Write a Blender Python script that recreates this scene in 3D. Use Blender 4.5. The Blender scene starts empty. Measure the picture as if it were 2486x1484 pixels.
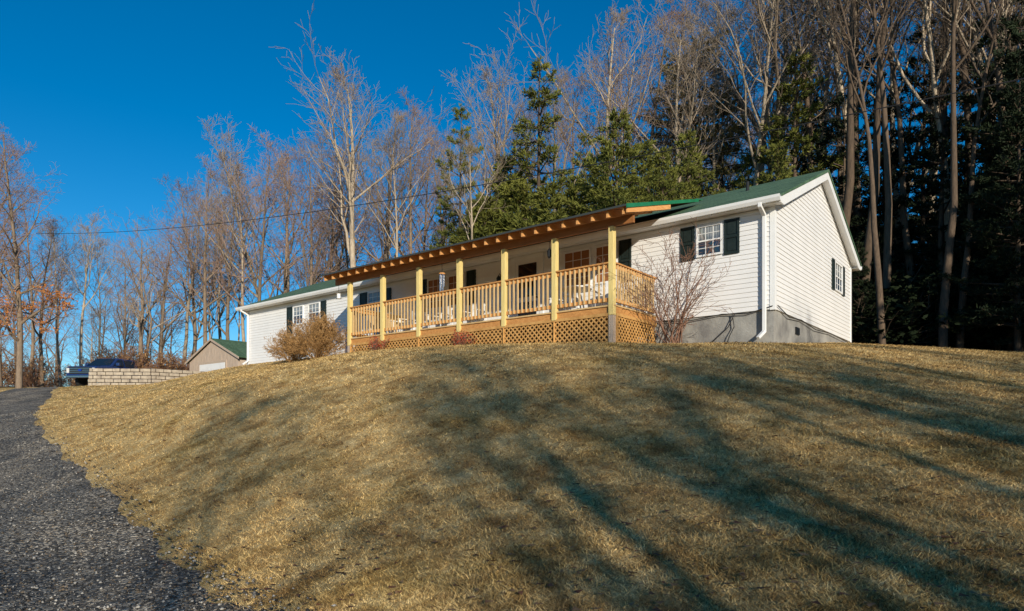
import bpy, math, random
import numpy as np
from mathutils import Vector, Matrix

scene = bpy.context.scene
col = scene.collection
R = random.Random(11)
NR = np.random.RandomState(5)
scene.view_settings.view_transform = 'Standard'
scene.view_settings.look = 'None'
scene.view_settings.exposure = 0

# ------------------------------------------------------------------ helpers
def nt_mat(name):
    m = bpy.data.materials.new(name); m.use_nodes = True
    nt = m.node_tree
    return m, nt, nt.nodes['Principled BSDF']

def mat(name, base, c2=None, nscale=5.0, rough=0.8, bump=0.0, bscale=40.0, metal=0.0,
        stretch=(1, 1, 1), contrast=(0.35, 0.65), rand=0.0, spec=0.3):
    m, nt, b = nt_mat(name)
    N, L = nt.nodes, nt.links
    tc = N.new('ShaderNodeTexCoord'); mp = N.new('ShaderNodeMapping')
    mp.inputs['Scale'].default_value = stretch
    L.new(tc.outputs['Object'], mp.inputs['Vector'])
    b.inputs['Roughness'].default_value = rough
    b.inputs['Metallic'].default_value = metal
    b.inputs['Specular IOR Level'].default_value = spec
    src = None
    if c2 is not None:
        n = N.new('ShaderNodeTexNoise'); n.inputs['Scale'].default_value = nscale
        n.inputs['Detail'].default_value = 6; n.inputs['Roughness'].default_value = 0.62
        L.new(mp.outputs[0], n.inputs['Vector'])
        r = N.new('ShaderNodeValToRGB')
        r.color_ramp.elements[0].position = contrast[0]; r.color_ramp.elements[1].position = contrast[1]
        r.color_ramp.elements[0].color = (*base, 1); r.color_ramp.elements[1].color = (*c2, 1)
        L.new(n.outputs['Fac'], r.inputs['Fac']); src = r.outputs['Color']
    else:
        rgb = N.new('ShaderNodeRGB'); rgb.outputs[0].default_value = (*base, 1); src = rgb.outputs[0]
    if rand > 0:
        oi = N.new('ShaderNodeObjectInfo'); hs = N.new('ShaderNodeHueSaturation')
        mr = N.new('ShaderNodeMapRange'); mr.inputs['To Min'].default_value = 1 - rand; mr.inputs['To Max'].default_value = 1 + rand
        L.new(oi.outputs['Random'], mr.inputs['Value']); L.new(mr.outputs[0], hs.inputs['Value'])
        L.new(src, hs.inputs['Color']); src = hs.outputs['Color']
    L.new(src, b.inputs['Base Color'])
    if bump > 0:
        n2 = N.new('ShaderNodeTexNoise'); n2.inputs['Scale'].default_value = bscale; n2.inputs['Detail'].default_value = 4
        L.new(mp.outputs[0], n2.inputs['Vector'])
        bp = N.new('ShaderNodeBump'); bp.inputs['Strength'].default_value = bump; bp.inputs['Distance'].default_value = 0.02
        L.new(n2.outputs['Fac'], bp.inputs['Height']); L.new(bp.outputs[0], b.inputs['Normal'])
    return m

def np_mesh(name, V, F, smooth=False):
    me = bpy.data.meshes.new(name)
    V = np.asarray(V, dtype=np.float32); F = np.asarray(F, dtype=np.int32)
    me.vertices.add(len(V)); me.vertices.foreach_set('co', V.ravel())
    k = F.shape[1]
    me.loops.add(F.size); me.loops.foreach_set('vertex_index', F.ravel())
    me.polygons.add(len(F)); me.polygons.foreach_set('loop_start', np.arange(len(F), dtype=np.int32) * k)
    if smooth: me.polygons.foreach_set('use_smooth', np.ones(len(F), dtype=bool))
    me.update(calc_edges=True)
    return me

def top(o, label, category, group=None, kind=None):
    o['label'] = label; o['category'] = category
    if group: o['group'] = group
    if kind: o['kind'] = kind
    return o

def link(o, parent=None):
    col.objects.link(o)
    if parent is not None: o.parent = parent
    return o

def empty(name, loc=(0, 0, 0), rz=0.0, parent=None):
    e = bpy.data.objects.new(name, None); e.location = loc; e.rotation_euler = (0, 0, rz)
    e.empty_display_size = 0.3
    return link(e, parent)

class MB:
    def __init__(s, zoff=0.0): s.v = []; s.f = []; s.m = []; s.z = zoff
    def pts(s, P, faces, mi=0):
        b = len(s.v)
        for p in P: s.v.append((p[0], p[1], p[2] - s.z))
        for f in faces: s.f.append(tuple(b + i for i in f)); s.m.append(mi)
    def poly(s, P, mi=0): s.pts(P, [range(len(P))], mi)
    def box(s, x0, x1, y0, y1, z0, z1, mi=0):
        s.pts([(x0,y0,z0),(x1,y0,z0),(x1,y1,z0),(x0,y1,z0),(x0,y0,z1),(x1,y0,z1),(x1,y1,z1),(x0,y1,z1)],
              [(0,3,2,1),(4,5,6,7),(0,1,5,4),(1,2,6,5),(2,3,7,6),(3,0,4,7)], mi)
    def beam(s, a, b, w, h, mi=0, up=(0, 0, 1)):
        a = Vector(a); b = Vector(b); d = (b - a).normalized(); u = Vector(up)
        sd = d.cross(u).normalized() * (w / 2); uu = sd.cross(d).normalized() * (h / 2)
        P = [a - sd - uu, a + sd - uu, a + sd + uu, a - sd + uu, b - sd - uu, b + sd - uu, b + sd + uu, b - sd + uu]
        s.pts(P, [(0,1,2,3),(7,6,5,4),(0,4,5,1),(1,5,6,2),(2,6,7,3),(3,7,4,0)], mi)
    def prism(s, prof, ax, a0, a1, mi=0):
        def mk(p, a):
            if ax == 'x': return (a, p[0], p[1])
            if ax == 'y': return (p[0], a, p[1])
            return (p[0], p[1], a)
        n = len(prof)
        P = [mk(p, a0) for p in prof] + [mk(p, a1) for p in prof]
        F = [tuple(range(n)), tuple(range(2*n-1, n-1, -1))] + [(i, n+i, n+(i+1) % n, (i+1) % n) for i in range(n)]
        s.pts(P, F, mi)
    def tube(s, P, rad, sides=8, mi=0, cap=True):
        P = [Vector(p) for p in P]; n = len(P)
        if not isinstance(rad, (list, tuple)): rad = [rad] * n
        V = []
        for i in range(n):
            t = (P[min(i+1, n-1)] - P[max(i-1, 0)]).normalized()
            ref = Vector((0, 0, 1)) if abs(t.z) < .9 else Vector((1, 0, 0))
            a = t.cross(ref).normalized(); b2 = t.cross(a)
            for j in range(sides):
                an = 2*math.pi*j/sides
                V.append(P[i] + a*(math.cos(an)*rad[i]) + b2*(math.sin(an)*rad[i]))
        F = []
        for i in range(n-1):
            for j in range(sides):
                j2 = (j+1) % sides
                F.append((i*sides+j, i*sides+j2, (i+1)*sides+j2, (i+1)*sides+j))
        if cap: F.append(tuple(range(sides))[::-1]); F.append(tuple((n-1)*sides+j for j in range(sides)))
        s.pts(V, F, mi)
    def obj(s, name, mats, parent=None, smooth=False, bevel=0.0, label=None):
        me = bpy.data.meshes.new(name); me.from_pydata(s.v, [], s.f)
        if not isinstance(mats, (list, tuple)): mats = [mats]
        for m in mats: me.materials.append(m)
        me.polygons.foreach_set('material_index', s.m)
        if smooth: me.polygons.foreach_set('use_smooth', [True]*len(s.f))
        me.update()
        import bmesh
        bm = bmesh.new(); bm.from_mesh(me); bmesh.ops.recalc_face_normals(bm, faces=bm.faces); bm.to_mesh(me); bm.free()
        o = bpy.data.objects.new(name, me); link(o, parent)
        if bevel > 0:
            b = o.modifiers.new('bevel', 'BEVEL'); b.width = bevel; b.segments = 2; b.limit_method = 'ANGLE'
        if label: o['label'] = label
        return o

# ------------------------------------------------------------------ terrain
CP = np.array([
 (0,0,-1.6),(-4,0,-1.8),(5,0,-1.35),(12,0,-.8),(22,0,-.4),(-12,0,-2.1),(0,-12,-2.2),(14,-14,-1.6),(-14,-14,-2.4),(0,-28,-2.2),(25,-25,-1.4),
 (0,4,-.98),(5,4,-.62),(-2.5,5.5,-1.32),(-4.5,7,-1.45),(-8,10.5,-1.25),(-10.5,14,-.75),(-14,18,-.15),(-20,26,.75),(-25.5,36,1.92),
 (-8,6,-1.65),(-15,12,-1.0),(-21,18,-.25),(-28,26,.75),(-32,36,1.95),(-42,36,1.95),(-35,10,-1.5),
 (-13.2,27,1.97),(-20.5,32,1.86),(-10.4,26,2.31),(-11.65,29.2,2.55),(-5.1,21,2.27),(-1.04,18,2.13),(2.35,15.27,1.86),(3.7,16.9,1.98),
 (5.99,15.1,1.85),(8.4,18.15,2.22),(10.9,21.2,2.55),(13,17,1.82),(9,16,1.88),(14,12,1.0),(8,10,.72),(4,10,.85),(0,10,.72),(-3,12,.78),
 (-6,14,.72),(-9,18,.95),(-7,20,1.73),(-12.5,22.5,1.05),(-16.5,28,1.45),(20,14,1.3),(18,24,2.5),(26,30,3.3),(0,30,2.75),(0,42,2.9),(15,36,3.2),
 (-19.5,43,1.75),(-18,33.3,2.0),(-28,43,2.3),(-33,50,2.2),(-30,62,1.2),(-60,60,0),(0,75,4.2),(40,40,4.5),(60,10,1.5),(60,80,9),(-60,20,-1),
 (-60,-20,-3),(60,-40,-2),(0,-80,-3),(-100,100,-6),(0,160,0),(120,120,8),(120,0,1),(-150,0,-6),(500,500,-8),(-500,500,-14),(500,-400,-8),(-500,-400,-12),(0,700,-12),(0,-500,-10)
], dtype=float)
SC = 50.0
def _phi(r): return np.where(r > 1e-9, r*r*np.log(np.maximum(r, 1e-9)), 0.0)
_xy = CP[:, :2]/SC; _n = len(CP)
_K = _phi(np.linalg.norm(_xy[:, None]-_xy[None], axis=2)) + np.eye(_n)*1e-5
_P = np.hstack([np.ones((_n, 1)), _xy])
_A = np.zeros((_n+3, _n+3)); _A[:_n, :_n] = _K; _A[:_n, _n:] = _P; _A[_n:, :_n] = _P.T
_w = np.linalg.solve(_A, np.concatenate([CP[:, 2], np.zeros(3)]))
def hz(X, Y):
    X = np.asarray(X, dtype=float); Y = np.asarray(Y, dtype=float); sh = X.shape
    x = X.ravel()/SC; y = Y.ravel()/SC; out = np.zeros_like(x)
    for i in range(0, len(x), 40000):
        a = x[i:i+40000]; b = y[i:i+40000]
        r = np.sqrt((a[:, None]-_xy[None, :, 0])**2+(b[:, None]-_xy[None, :, 1])**2)
        out[i:i+40000] = _phi(r) @ _w[:_n] + _w[_n] + _w[_n+1]*a + _w[_n+2]*b
    out = out + 0.013*np.sin(X.ravel()*1.7+Y.ravel()*.6)*np.sin(Y.ravel()*1.3-X.ravel()*.4)
    return out.reshape(sh)
def h1(x, y): return float(hz(np.array([x]), np.array([y]))[0])

def axis(lo, hi, step, far, n):
    a = np.arange(lo, hi+1e-6, step); g = np.geomspace(step*2, far, n)
    return np.concatenate([(lo-g)[::-1], a, hi+g])
gx = axis(-45, 34, .3, 900, 30); gy = axis(-6, 50, .3, 900, 30)
GX, GY = np.meshgrid(gx, gy); GZ = hz(GX, GY)
nx, ny = len(gx), len(gy)
V = np.stack([GX.ravel(), GY.ravel(), GZ.ravel()], 1)
ii = (np.arange(ny-1)[:, None]*nx+np.arange(nx-1)[None]).ravel()
F = np.stack([ii, ii+1, ii+nx+1, ii+nx], 1)

RE = np.array([(9,-6),(4.4,-1.6),(1.6,.6),(-.2,2.7),(-1.8,4.7),(-3.6,7),(-6.0,9.9),(-9.3,13.8),(-12.8,18),(-15.9,22.3),(-18.6,26.6),(-21.6,31.5),(-24.2,36.5),(-25.4,41),(-25.5,48)], dtype=float)
def crom(P, n=14):
    out = []
    for i in range(len(P)-1):
        p0 = P[max(i-1, 0)]; p1 = P[i]; p2 = P[i+1]; p3 = P[min(i+2, len(P)-1)]
        for t in np.linspace(0, 1, n, endpoint=False):
            out.append(.5*((2*p1)+(-p0+p2)*t+(2*p0-5*p1+4*p2-p3)*t*t+(-p0+3*p1-3*p2+p3)*t**3))
    out.append(P[-1]); return np.array(out)
path = crom(RE)
tg = np.gradient(path, axis=0); tg /= np.linalg.norm(tg, axis=1)[:, None]
lf = np.stack([-tg[:, 1], tg[:, 0]], 1)
def DWY(y): return np.interp(y, [0, 14, 24, 33, 40], [3.6, 3.3, 2.5, 2.1, 3.2])
def drive_dist(X, Y):
    out = np.empty(len(X))
    for i in range(0, len(X), 20000):
        dx = X[i:i+20000, None]-path[None, :, 0]; dy = Y[i:i+20000, None]-path[None, :, 1]
        j = np.argmin(dx*dx+dy*dy, axis=1); k = np.arange(len(j))
        out[i:i+20000] = dx[k, j]*lf[j, 0]+dy[k, j]*lf[j, 1]
    return out

me = np_mesh('ground', V, F, True)
fl = np.clip((GY.ravel()-27-(-GX.ravel()*.35).clip(0, 9))/4, 0, 1)
fl2 = np.clip((GX.ravel()*.62+GY.ravel()*.78-26.5)/3, 0, 1)
fl = np.maximum(fl*(GX.ravel() > -22), fl2)
fl = np.maximum(fl, np.clip((-GX.ravel()-35)/4, 0, 1))
at = me.color_attributes.new('floor', 'FLOAT_COLOR', 'POINT')
cc = np.zeros((len(V), 4), dtype=np.float32); cc[:, 0] = fl; cc[:, 3] = 1
at.data.foreach_set('color', cc.ravel())

def lawn_color(nt):
    N, L = nt.nodes, nt.links
    g = N.new('ShaderNodeNewGeometry')
    def noise(sc, det=5, rough=.6):
        n = N.new('ShaderNodeTexNoise'); n.inputs['Scale'].default_value = sc; n.inputs['Detail'].default_value = det
        n.inputs['Roughness'].default_value = rough
        L.new(g.outputs['Position'], n.inputs['Vector']); return n.outputs['Fac']
    def ramp(f, stops):
        r = N.new('ShaderNodeValToRGB'); e = r.color_ramp.elements
        while len(e) < len(stops): e.new(.5)
        for k, (p, c) in enumerate(stops): e[k].position = p; e[k].color = (*c, 1) if len(c) == 3 else c
        L.new(f, r.inputs['Fac']); return r.outputs['Color']
    def mix(f, a, b, typ='MIX', fac=None):
        m = N.new('ShaderNodeMix'); m.data_type = 'RGBA'; m.blend_type = typ
        if f is not None: L.new(f, m.inputs['Factor'])
        else: m.inputs['Factor'].default_value = fac
        L.new(a, m.inputs[6]); L.new(b, m.inputs[7]); return m.outputs[2]
    straw = ramp(noise(3.0, 6, .7), [(.3, (.40,.25,.105)), (.5, (.64,.46,.205)), (.68, (.80,.63,.33))])
    green = ramp(noise(6), [(.3, (.19,.15,.035)), (.7, (.34,.27,.075))])
    gm = ramp(noise(.8, 8, .74), [(.50, (0,0,0)), (.66, (.65,.65,.65))])
    c = mix(gm, straw, green)
    br = ramp(noise(1.6, 8, .78), [(.50, (0,0,0)), (.68, (.8,.8,.8))])
    b = N.new('ShaderNodeRGB'); b.outputs[0].default_value = (.28,.15,.06,1)
    c = mix(br, c, b.outputs[0])
    return c, noise, ramp, mix
gm_, nt, b = nt_mat('lawn_ground')
c, noise, ramp, mix = lawn_color(nt)
fine = ramp(noise(38, 6, .75), [(.33, (.3,.27,.22)), (.62, (1.2,1.15,1.1))])
c = mix(None, c, fine, 'MULTIPLY', .85)
ca = nt.nodes.new('ShaderNodeVertexColor'); ca.layer_name = 'floor'
sep = nt.nodes.new('ShaderNodeSeparateColor'); nt.links.new(ca.outputs[0], sep.inputs[0])
litter = ramp(noise(9, 6, .7), [(.3, (.035,.02,.01)), (.5, (.11,.06,.025)), (.72, (.24,.12,.05))])
c = mix(sep.outputs[0], c, litter)
nt.links.new(c, b.inputs['Base Color']); b.inputs['Roughness'].default_value = .95; b.inputs['Specular IOR Level'].default_value = .05
bp = nt.nodes.new('ShaderNodeBump'); bp.inputs['Strength'].default_value = .7; bp.inputs['Distance'].default_value = .04
nt.links.new(noise(26, 8, .8), bp.inputs['Height']); nt.links.new(bp.outputs[0], b.inputs['Normal'])
me.materials.append(gm_)
o = link(bpy.data.objects.new('ground', me)); o['kind'] = 'structure'; o['label'] = 'sloping hill of dry winter lawn and leaf litter'; o['category'] = 'ground'

def ribbon(name, P, L2, wf, mat_, lift, label, cat, ncross=12, edge=.07):
    n = len(P); rows = []
    for i in range(n):
        w = float(wf(P[i, 1]))
        for k in range(ncross+1):
            t = k/ncross; e0 = edge*math.sin(i*1.9)*.5+edge*math.sin(i*.7+1)
            off = -e0*(1-t) + (w+e0*.6)*t
            rows.append((P[i, 0]+L2[i, 0]*off, P[i, 1]+L2[i, 1]*off))
    A = np.array(rows); Z = hz(A[:, 0], A[:, 1])+lift
    kk = np.arange(len(A)) % (ncross+1)
    Z = Z - np.where((kk == 0) | (kk == ncross), .05, 0)
    m = ncross+1
    ii = (np.arange(n-1)[:, None]*m+np.arange(ncross)[None]).ravel()
    Fq = np.stack([ii, ii+1, ii+m+1, ii+m], 1)
    me = np_mesh(name, np.column_stack([A, Z]), Fq, True); me.materials.append(mat_)
    o = link(bpy.data.objects.new(name, me)); o['kind'] = 'structure'; o['label'] = label; o['category'] = cat
    return o
gr, nt, b = nt_mat('gravel_surface')
N, L = nt.nodes, nt.links
g = N.new('ShaderNodeNewGeometry')
vo = N.new('ShaderNodeTexVoronoi'); vo.inputs['Scale'].default_value = 32; L.new(g.outputs['Position'], vo.inputs['Vector'])
rp = N.new('ShaderNodeValToRGB'); e = rp.color_ramp.elements; e[0].color = (.04,.036,.03,1); e[1].color = (.50,.45,.37,1); e.new(.55).color = (.15,.13,.105,1)
sp = N.new('ShaderNodeSeparateColor'); L.new(vo.outputs['Color'], sp.inputs[0]); L.new(sp.outputs[0], rp.inputs['Fac'])
n2 = N.new('ShaderNodeTexNoise'); n2.inputs['Scale'].default_value = 1.1; n2.inputs['Detail'].default_value = 6; L.new(g.outputs['Position'], n2.inputs['Vector'])
r2 = N.new('ShaderNodeValToRGB'); r2.color_ramp.elements[0].position = .35; r2.color_ramp.elements[1].position = .7
r2.color_ramp.elements[0].color = (.5,.5,.5,1); r2.color_ramp.elements[1].color = (1.35,1.25,1.1,1); L.new(n2.outputs['Fac'], r2.inputs['Fac'])
mx = N.new('ShaderNodeMix'); mx.data_type = 'RGBA'; mx.blend_type = 'MULTIPLY'; mx.inputs['Factor'].default_value = 1
L.new(rp.outputs[0], mx.inputs[6]); L.new(r2.outputs[0], mx.inputs[7]); L.new(mx.outputs[2], b.inputs['Base Color'])
bp = N.new('ShaderNodeBump'); bp.inputs['Strength'].default_value = 1; bp.inputs['Distance'].default_value = .03; bp.invert = True
L.new(vo.outputs['Distance'], bp.inputs['Height']); L.new(bp.outputs[0], b.inputs['Normal']); b.inputs['Roughness'].default_value = .85
ribbon('driveway', path, lf, DWY, gr, .03, 'grey gravel driveway curving up the hill', 'driveway')
rp2 = crom(np.array([(-29,39.5),(-36,40),(-48,39),(-62,37)], dtype=float)); tg2 = np.gradient(rp2, axis=0); tg2 /= np.linalg.norm(tg2, axis=1)[:, None]
ribbon('road', rp2, np.stack([-tg2[:, 1], tg2[:, 0]], 1), lambda y: 3.0, gr, .05, 'pale gravel lane branching off the driveway', 'road')

def grass(n):
    u = NR.rand(n); Yb = 2.3*(32/2.3)**(u**1.12); Xb = (NR.rand(n)*1.72-.86)*Yb
    dd = drive_dist(Xb, Yb); nz = .35*np.sin(Xb*2.1+Yb)+.25*np.sin(Yb*3.3-Xb*1.4)
    keep = (dd < -.03+.16*nz*NR.rand(n)+.22*NR.rand(n)**3) | (dd > DWY(Yb)+.2*nz-.25*NR.rand(n)**3)
    s_ = -(Xb-5.99)*.7817+(Yb-15.1)*.6236; l_ = (Xb-5.99)*.6239+(Yb-15.1)*.7815
    keep &= ~((s_ > -.05) & (s_ < 22.6) & (l_ > -.02))
    keep &= ~((s_ > 2.9) & (s_ < 12.6) & (l_ > -2.16))
    keep &= l_ < 9
    Xb = Xb[keep]; Yb = Yb[keep]; n = len(Xb); Zb = hz(Xb, Yb)
    clump = .5+.5*np.sin(Xb*5.3+2*np.sin(Yb*3.1))*np.sin(Yb*6.1+2*np.sin(Xb*2.7))
    h = (.010+.028*NR.rand(n)**1.6)*(.7+.6*clump); h *= (1+Yb*.006)
    w = .0020+.0005*Yb
    a = NR.rand(n)*6.283; la = NR.rand(n)*6.283; ln = (.3+NR.rand(n)*2.1)*h
    base = np.stack([Xb, Yb, Zb-.003], 1)
    dx = np.stack([np.cos(a)*w, np.sin(a)*w, np.zeros(n)], 1)
    tip = base+np.stack([np.cos(la)*ln, np.sin(la)*ln, h], 1)
    Vg = np.stack([base-dx, base+dx, tip], 1).reshape(-1, 3)
    Fg = np.arange(3*n).reshape(-1, 3)
    me = np_mesh('grass', Vg, Fg)
    at = me.color_attributes.new('var', 'FLOAT_COLOR', 'POINT')
    cv = np.repeat(NR.rand(n), 3); c = np.ones((3*n, 4), dtype=np.float32); c[:, 0] = cv
    at.data.foreach_set('color', c.ravel())
    m, nt, b = nt_mat('dry_grass')
    c0, noise, ramp, mix = lawn_color(nt)
    va = nt.nodes.new('ShaderNodeVertexColor'); va.layer_name = 'var'
    sp = nt.nodes.new('ShaderNodeSeparateColor'); nt.links.new(va.outputs[0], sp.inputs[0])
    r1 = ramp(sp.outputs[0], [(0, (.26,.22,.17)), (.6, (.92,.9,.85)), (1, (1.4,1.38,1.32))])
    c1 = mix(None, c0, r1, 'MULTIPLY', 1)
    nt.links.new(c1, b.inputs['Base Color']); b.inputs['Roughness'].default_value = .8; b.inputs['Specular IOR Level'].default_value = .15
    me.materials.append(m)
    o = link(bpy.data.objects.new('grass', me)); top(o, 'short dry straw-coloured winter grass on the hill', 'grass', kind='stuff')
grass(600000)

def scatter(name, n, ylo, yhi, cond, size, mats, label, cat, flat=1.0, leaf=False):
    Y = ylo*(yhi/ylo)**NR.rand(n); X = (NR.rand(n)*1.7-.85)*Y
    dd = drive_dist(X, Y); k = cond(dd, X, Y); X = X[k]; Y = Y[k]; n = len(X); Z = hz(X, Y)
    P = np.stack([X, Y, Z+(.035 if not leaf else .025)], 1)
    s = size*(.4+NR.rand(n)**2*1.4)*(1+Y*.02)
    if leaf:
        base = np.array([(-1,-.6,0),(1,-.5,.25),(.9,.6,.1),(-.9,.5,.35)]); Fb = np.array([(0,1,2,3)])
    else:
        base = np.array([(1,0,0),(0,1,0),(-1,0,0),(0,-1,0),(0,0,.7),(0,0,-.6)]); Fb = np.array([(0,1,4),(1,2,4),(2,3,4),(3,0,4),(1,0,5),(2,1,5),(3,2,5),(0,3,5)])
    a = NR.rand(n)*6.283; c, s2 = np.cos(a), np.sin(a)
    B = base[None]*(1+(NR.rand(n, len(base), 3)-.5)*.7)
    Xr = B[:, :, 0]*c[:, None]-B[:, :, 1]*s2[:, None]*.75; Yr = B[:, :, 0]*s2[:, None]+B[:, :, 1]*c[:, None]*.75
    Vv = np.stack([Xr, Yr, B[:, :, 2]*flat], 2)*s[:, None, None]+P[:, None]
    Ff = (Fb[None]+(np.arange(n)*len(base))[:, None, None]).reshape(-1, Fb.shape[1])
    me = np_mesh(name, Vv.reshape(-1, 3), Ff)
    for m in mats: me.materials.append(m)
    me.polygons.foreach_set('material_index', np.repeat(NR.randint(0, len(mats), n), len(Fb)).astype(np.int32))
    o = link(bpy.data.objects.new(name, me)); top(o, label, cat, kind='stuff')
ms = [mat('gravel_stone_'+n, c, tuple(x*.6 for x in c), 30, .8) for n, c in (('pale', (.48,.45,.40)), ('grey', (.19,.18,.165)), ('dark', (.055,.053,.05)), ('black', (.03,.03,.03)), ('brown', (.19,.145,.10)))]
scatter('gravel', 60000, 3.0, 22, lambda d, X, Y: (d > -.25*NR.rand(len(d))**2) & (d < DWY(Y)+.1), .011, ms, 'loose crushed grey stones on the driveway', 'gravel')
ml = [mat('dead_leaf_red', (.24,.09,.04), (.12,.05,.025), 20), mat('dead_leaf_tan', (.34,.2,.09), (.22,.11,.055), 20)]
scatter('fallen_leaves', 5600, 3.0, 26, lambda d, X, Y: (d < .3), .017, ml, 'small dead brown leaves scattered on the lawn', 'leaves', leaf=True)

# ------------------------------------------------------------------ materials
M_side = mat('vinyl_siding', (.82,.81,.80), (.74,.735,.725), 1.3, .45, contrast=(.3,.75))
M_trim = mat('white_trim', (.82,.82,.81), (.75,.75,.74), 2, .4)
M_conc = mat('concrete_parge', (.37,.36,.33), (.17,.165,.16), 1.6, .9, .5, 30, contrast=(.35,.7))
M_post = mat('treated_pine', (.80,.64,.27), (.66,.50,.18), 6, .65, .15, 40, stretch=(8,8,.7))
M_rail = mat('stained_pine', (.62,.31,.10), (.44,.20,.06), 5, .65, .15, 40, stretch=(3,8,6))
M_bal = mat('baluster_pine', (.70,.49,.24), (.54,.35,.15), 5, .65, stretch=(9,9,1))
M_lat = mat('lattice_cedar', (.62,.35,.12), (.44,.23,.07), 7, .7)
M_raf = mat('rafter_pine_lit', (.74,.38,.14), (.60,.28,.09), 5, .65, stretch=(5,1,5))  # brighter copy of the pine, sunlight on the rafter tails put into its colour
M_rafshade = mat('beam_pine_shade', (.34,.14,.045), (.25,.10,.03), 5, .7, stretch=(1,5,5))  # darker copy of the pine, shade under the porch roof put into its colour
M_deck = mat('deck_boards', (.66,.46,.22), (.54,.35,.15), 5, .7, stretch=(1,8,1))
M_shut = mat('dark_shutter', (.018,.028,.026), (.012,.02,.018), 8, .45)
M_blind = mat('wood_blinds', (.36,.15,.055), (.25,.10,.04), 3, .5, stretch=(1,1,30))
M_metalgreen = mat('green_metal_roofing', (.02,.20,.09), (.015,.15,.06), 3, .35, spec=.5)
M_drip = mat('dark_drip_metal', (.05,.055,.05), None, rough=.4)
M_black = mat('black_metal', (.02,.02,.02), None, rough=.4)
M_cable = mat('cable_rubber', (.02,.02,.022), None, rough=.6)
M_pvc = mat('white_plastic', (.8,.8,.79), (.7,.7,.7), 5, .35)
M_boards = mat('weathered_boards', (.58,.46,.36), (.36,.28,.215), 4, .9, .3, 30, stretch=(9,9,.5))
M_block = mat('retaining_block', (.52,.44,.33), (.27,.22,.17), 3.5, .95, .7, 25, contrast=(.3,.7))

def shingle_mat():
    m, nt, b = nt_mat('green_shingles'); N, L = nt.nodes, nt.links
    tc = N.new('ShaderNodeTexCoord'); mp = N.new('ShaderNodeMapping'); mp.inputs['Scale'].default_value = (1, 1.1, 1)
    L.new(tc.outputs['Object'], mp.inputs['Vector'])
    bk = N.new('ShaderNodeTexBrick'); bk.inputs['Scale'].default_value = 1.0; bk.inputs['Brick Width'].default_value = .3; bk.inputs['Row Height'].default_value = .14
    bk.inputs['Mortar Size'].default_value = .008; bk.inputs['Color1'].default_value = (.05,.11,.055,1); bk.inputs['Color2'].default_value = (.095,.18,.10,1); bk.inputs['Mortar'].default_value = (.012,.035,.022,1)
    L.new(mp.outputs[0], bk.inputs['Vector'])
    n = N.new('ShaderNodeTexNoise'); n.inputs['Scale'].default_value = 60; n.inputs['Detail'].default_value = 5; L.new(tc.outputs['Object'], n.inputs['Vector'])
    r = N.new('ShaderNodeValToRGB'); r.color_ramp.elements[0].color = (.5,.5,.5,1); r.color_ramp.elements[1].color = (1.5,1.5,1.5,1); L.new(n.outputs['Fac'], r.inputs['Fac'])
    x = N.new('ShaderNodeMix'); x.data_type = 'RGBA'; x.blend_type = 'MULTIPLY'; x.inputs['Factor'].default_value = 1
    L.new(bk.outputs['Color'], x.inputs[6]); L.new(r.outputs[0], x.inputs[7]); L.new(x.outputs[2], b.inputs['Base Color'])
    b.inputs['Roughness'].default_value = .9
    bp = N.new('ShaderNodeBump'); bp.inputs['Strength'].default_value = .6; bp.inputs['Distance'].default_value = .01
    L.new(n.outputs['Fac'], bp.inputs['Height']); L.new(bp.outputs[0], b.inputs['Normal'])
    return m
M_shin = shingle_mat()
def pane_mat(name, light, dark, wave=26, split=(.35, .6)):
    m, nt, b = nt_mat(name); N, L = nt.nodes, nt.links
    tc = N.new('ShaderNodeTexCoord')
    w = N.new('ShaderNodeTexWave'); w.bands_direction = 'X'; w.inputs['Scale'].default_value = wave/6; w.inputs['Distortion'].default_value = 3; w.inputs['Detail'].default_value = 2
    L.new(tc.outputs['Object'], w.inputs['Vector'])
    r = N.new('ShaderNodeValToRGB'); r.color_ramp.elements[0].color = (*[c*.45 for c in light], 1); r.color_ramp.elements[1].color = (*light, 1); L.new(w.outputs['Color'], r.inputs['Fac'])
    sx = N.new('ShaderNodeSeparateXYZ'); L.new(tc.outputs['Generated'], sx.inputs[0])
    n = N.new('ShaderNodeTexNoise'); n.inputs['Scale'].default_value = 4; L.new(tc.outputs['Object'], n.inputs['Vector'])
    ad = N.new('ShaderNodeMath'); ad.operation = 'MULTIPLY_ADD'; ad.inputs[1].default_value = .35; L.new(n.outputs['Fac'], ad.inputs[0]); L.new(sx.outputs['Z'], ad.inputs[2])
    mr = N.new('ShaderNodeMapRange'); mr.inputs['From Min'].default_value = split[0]+.17; mr.inputs['From Max'].default_value = split[1]+.17; L.new(ad.outputs[0], mr.inputs['Value'])
    x = N.new('ShaderNodeMix'); x.data_type = 'RGBA'; x.inputs[6].default_value = (*dark, 1); L.new(mr.outputs[0], x.inputs['Factor']); L.new(r.outputs[0], x.inputs[7])
    L.new(x.outputs[2], b.inputs['Base Color']); b.inputs['Roughness'].default_value = .5
    b.inputs['Coat Weight'].default_value = 1; b.inputs['Coat Roughness'].default_value = .02; b.inputs['Coat IOR'].default_value = 1.7
    return m
M_pane = pane_mat('curtained_glass', (.34,.36,.36), (.012,.035,.07), split=(.5, .68))
M_dglass = mat('dark_glass', (.01,.015,.02), None, rough=.05, spec=.9)

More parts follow.
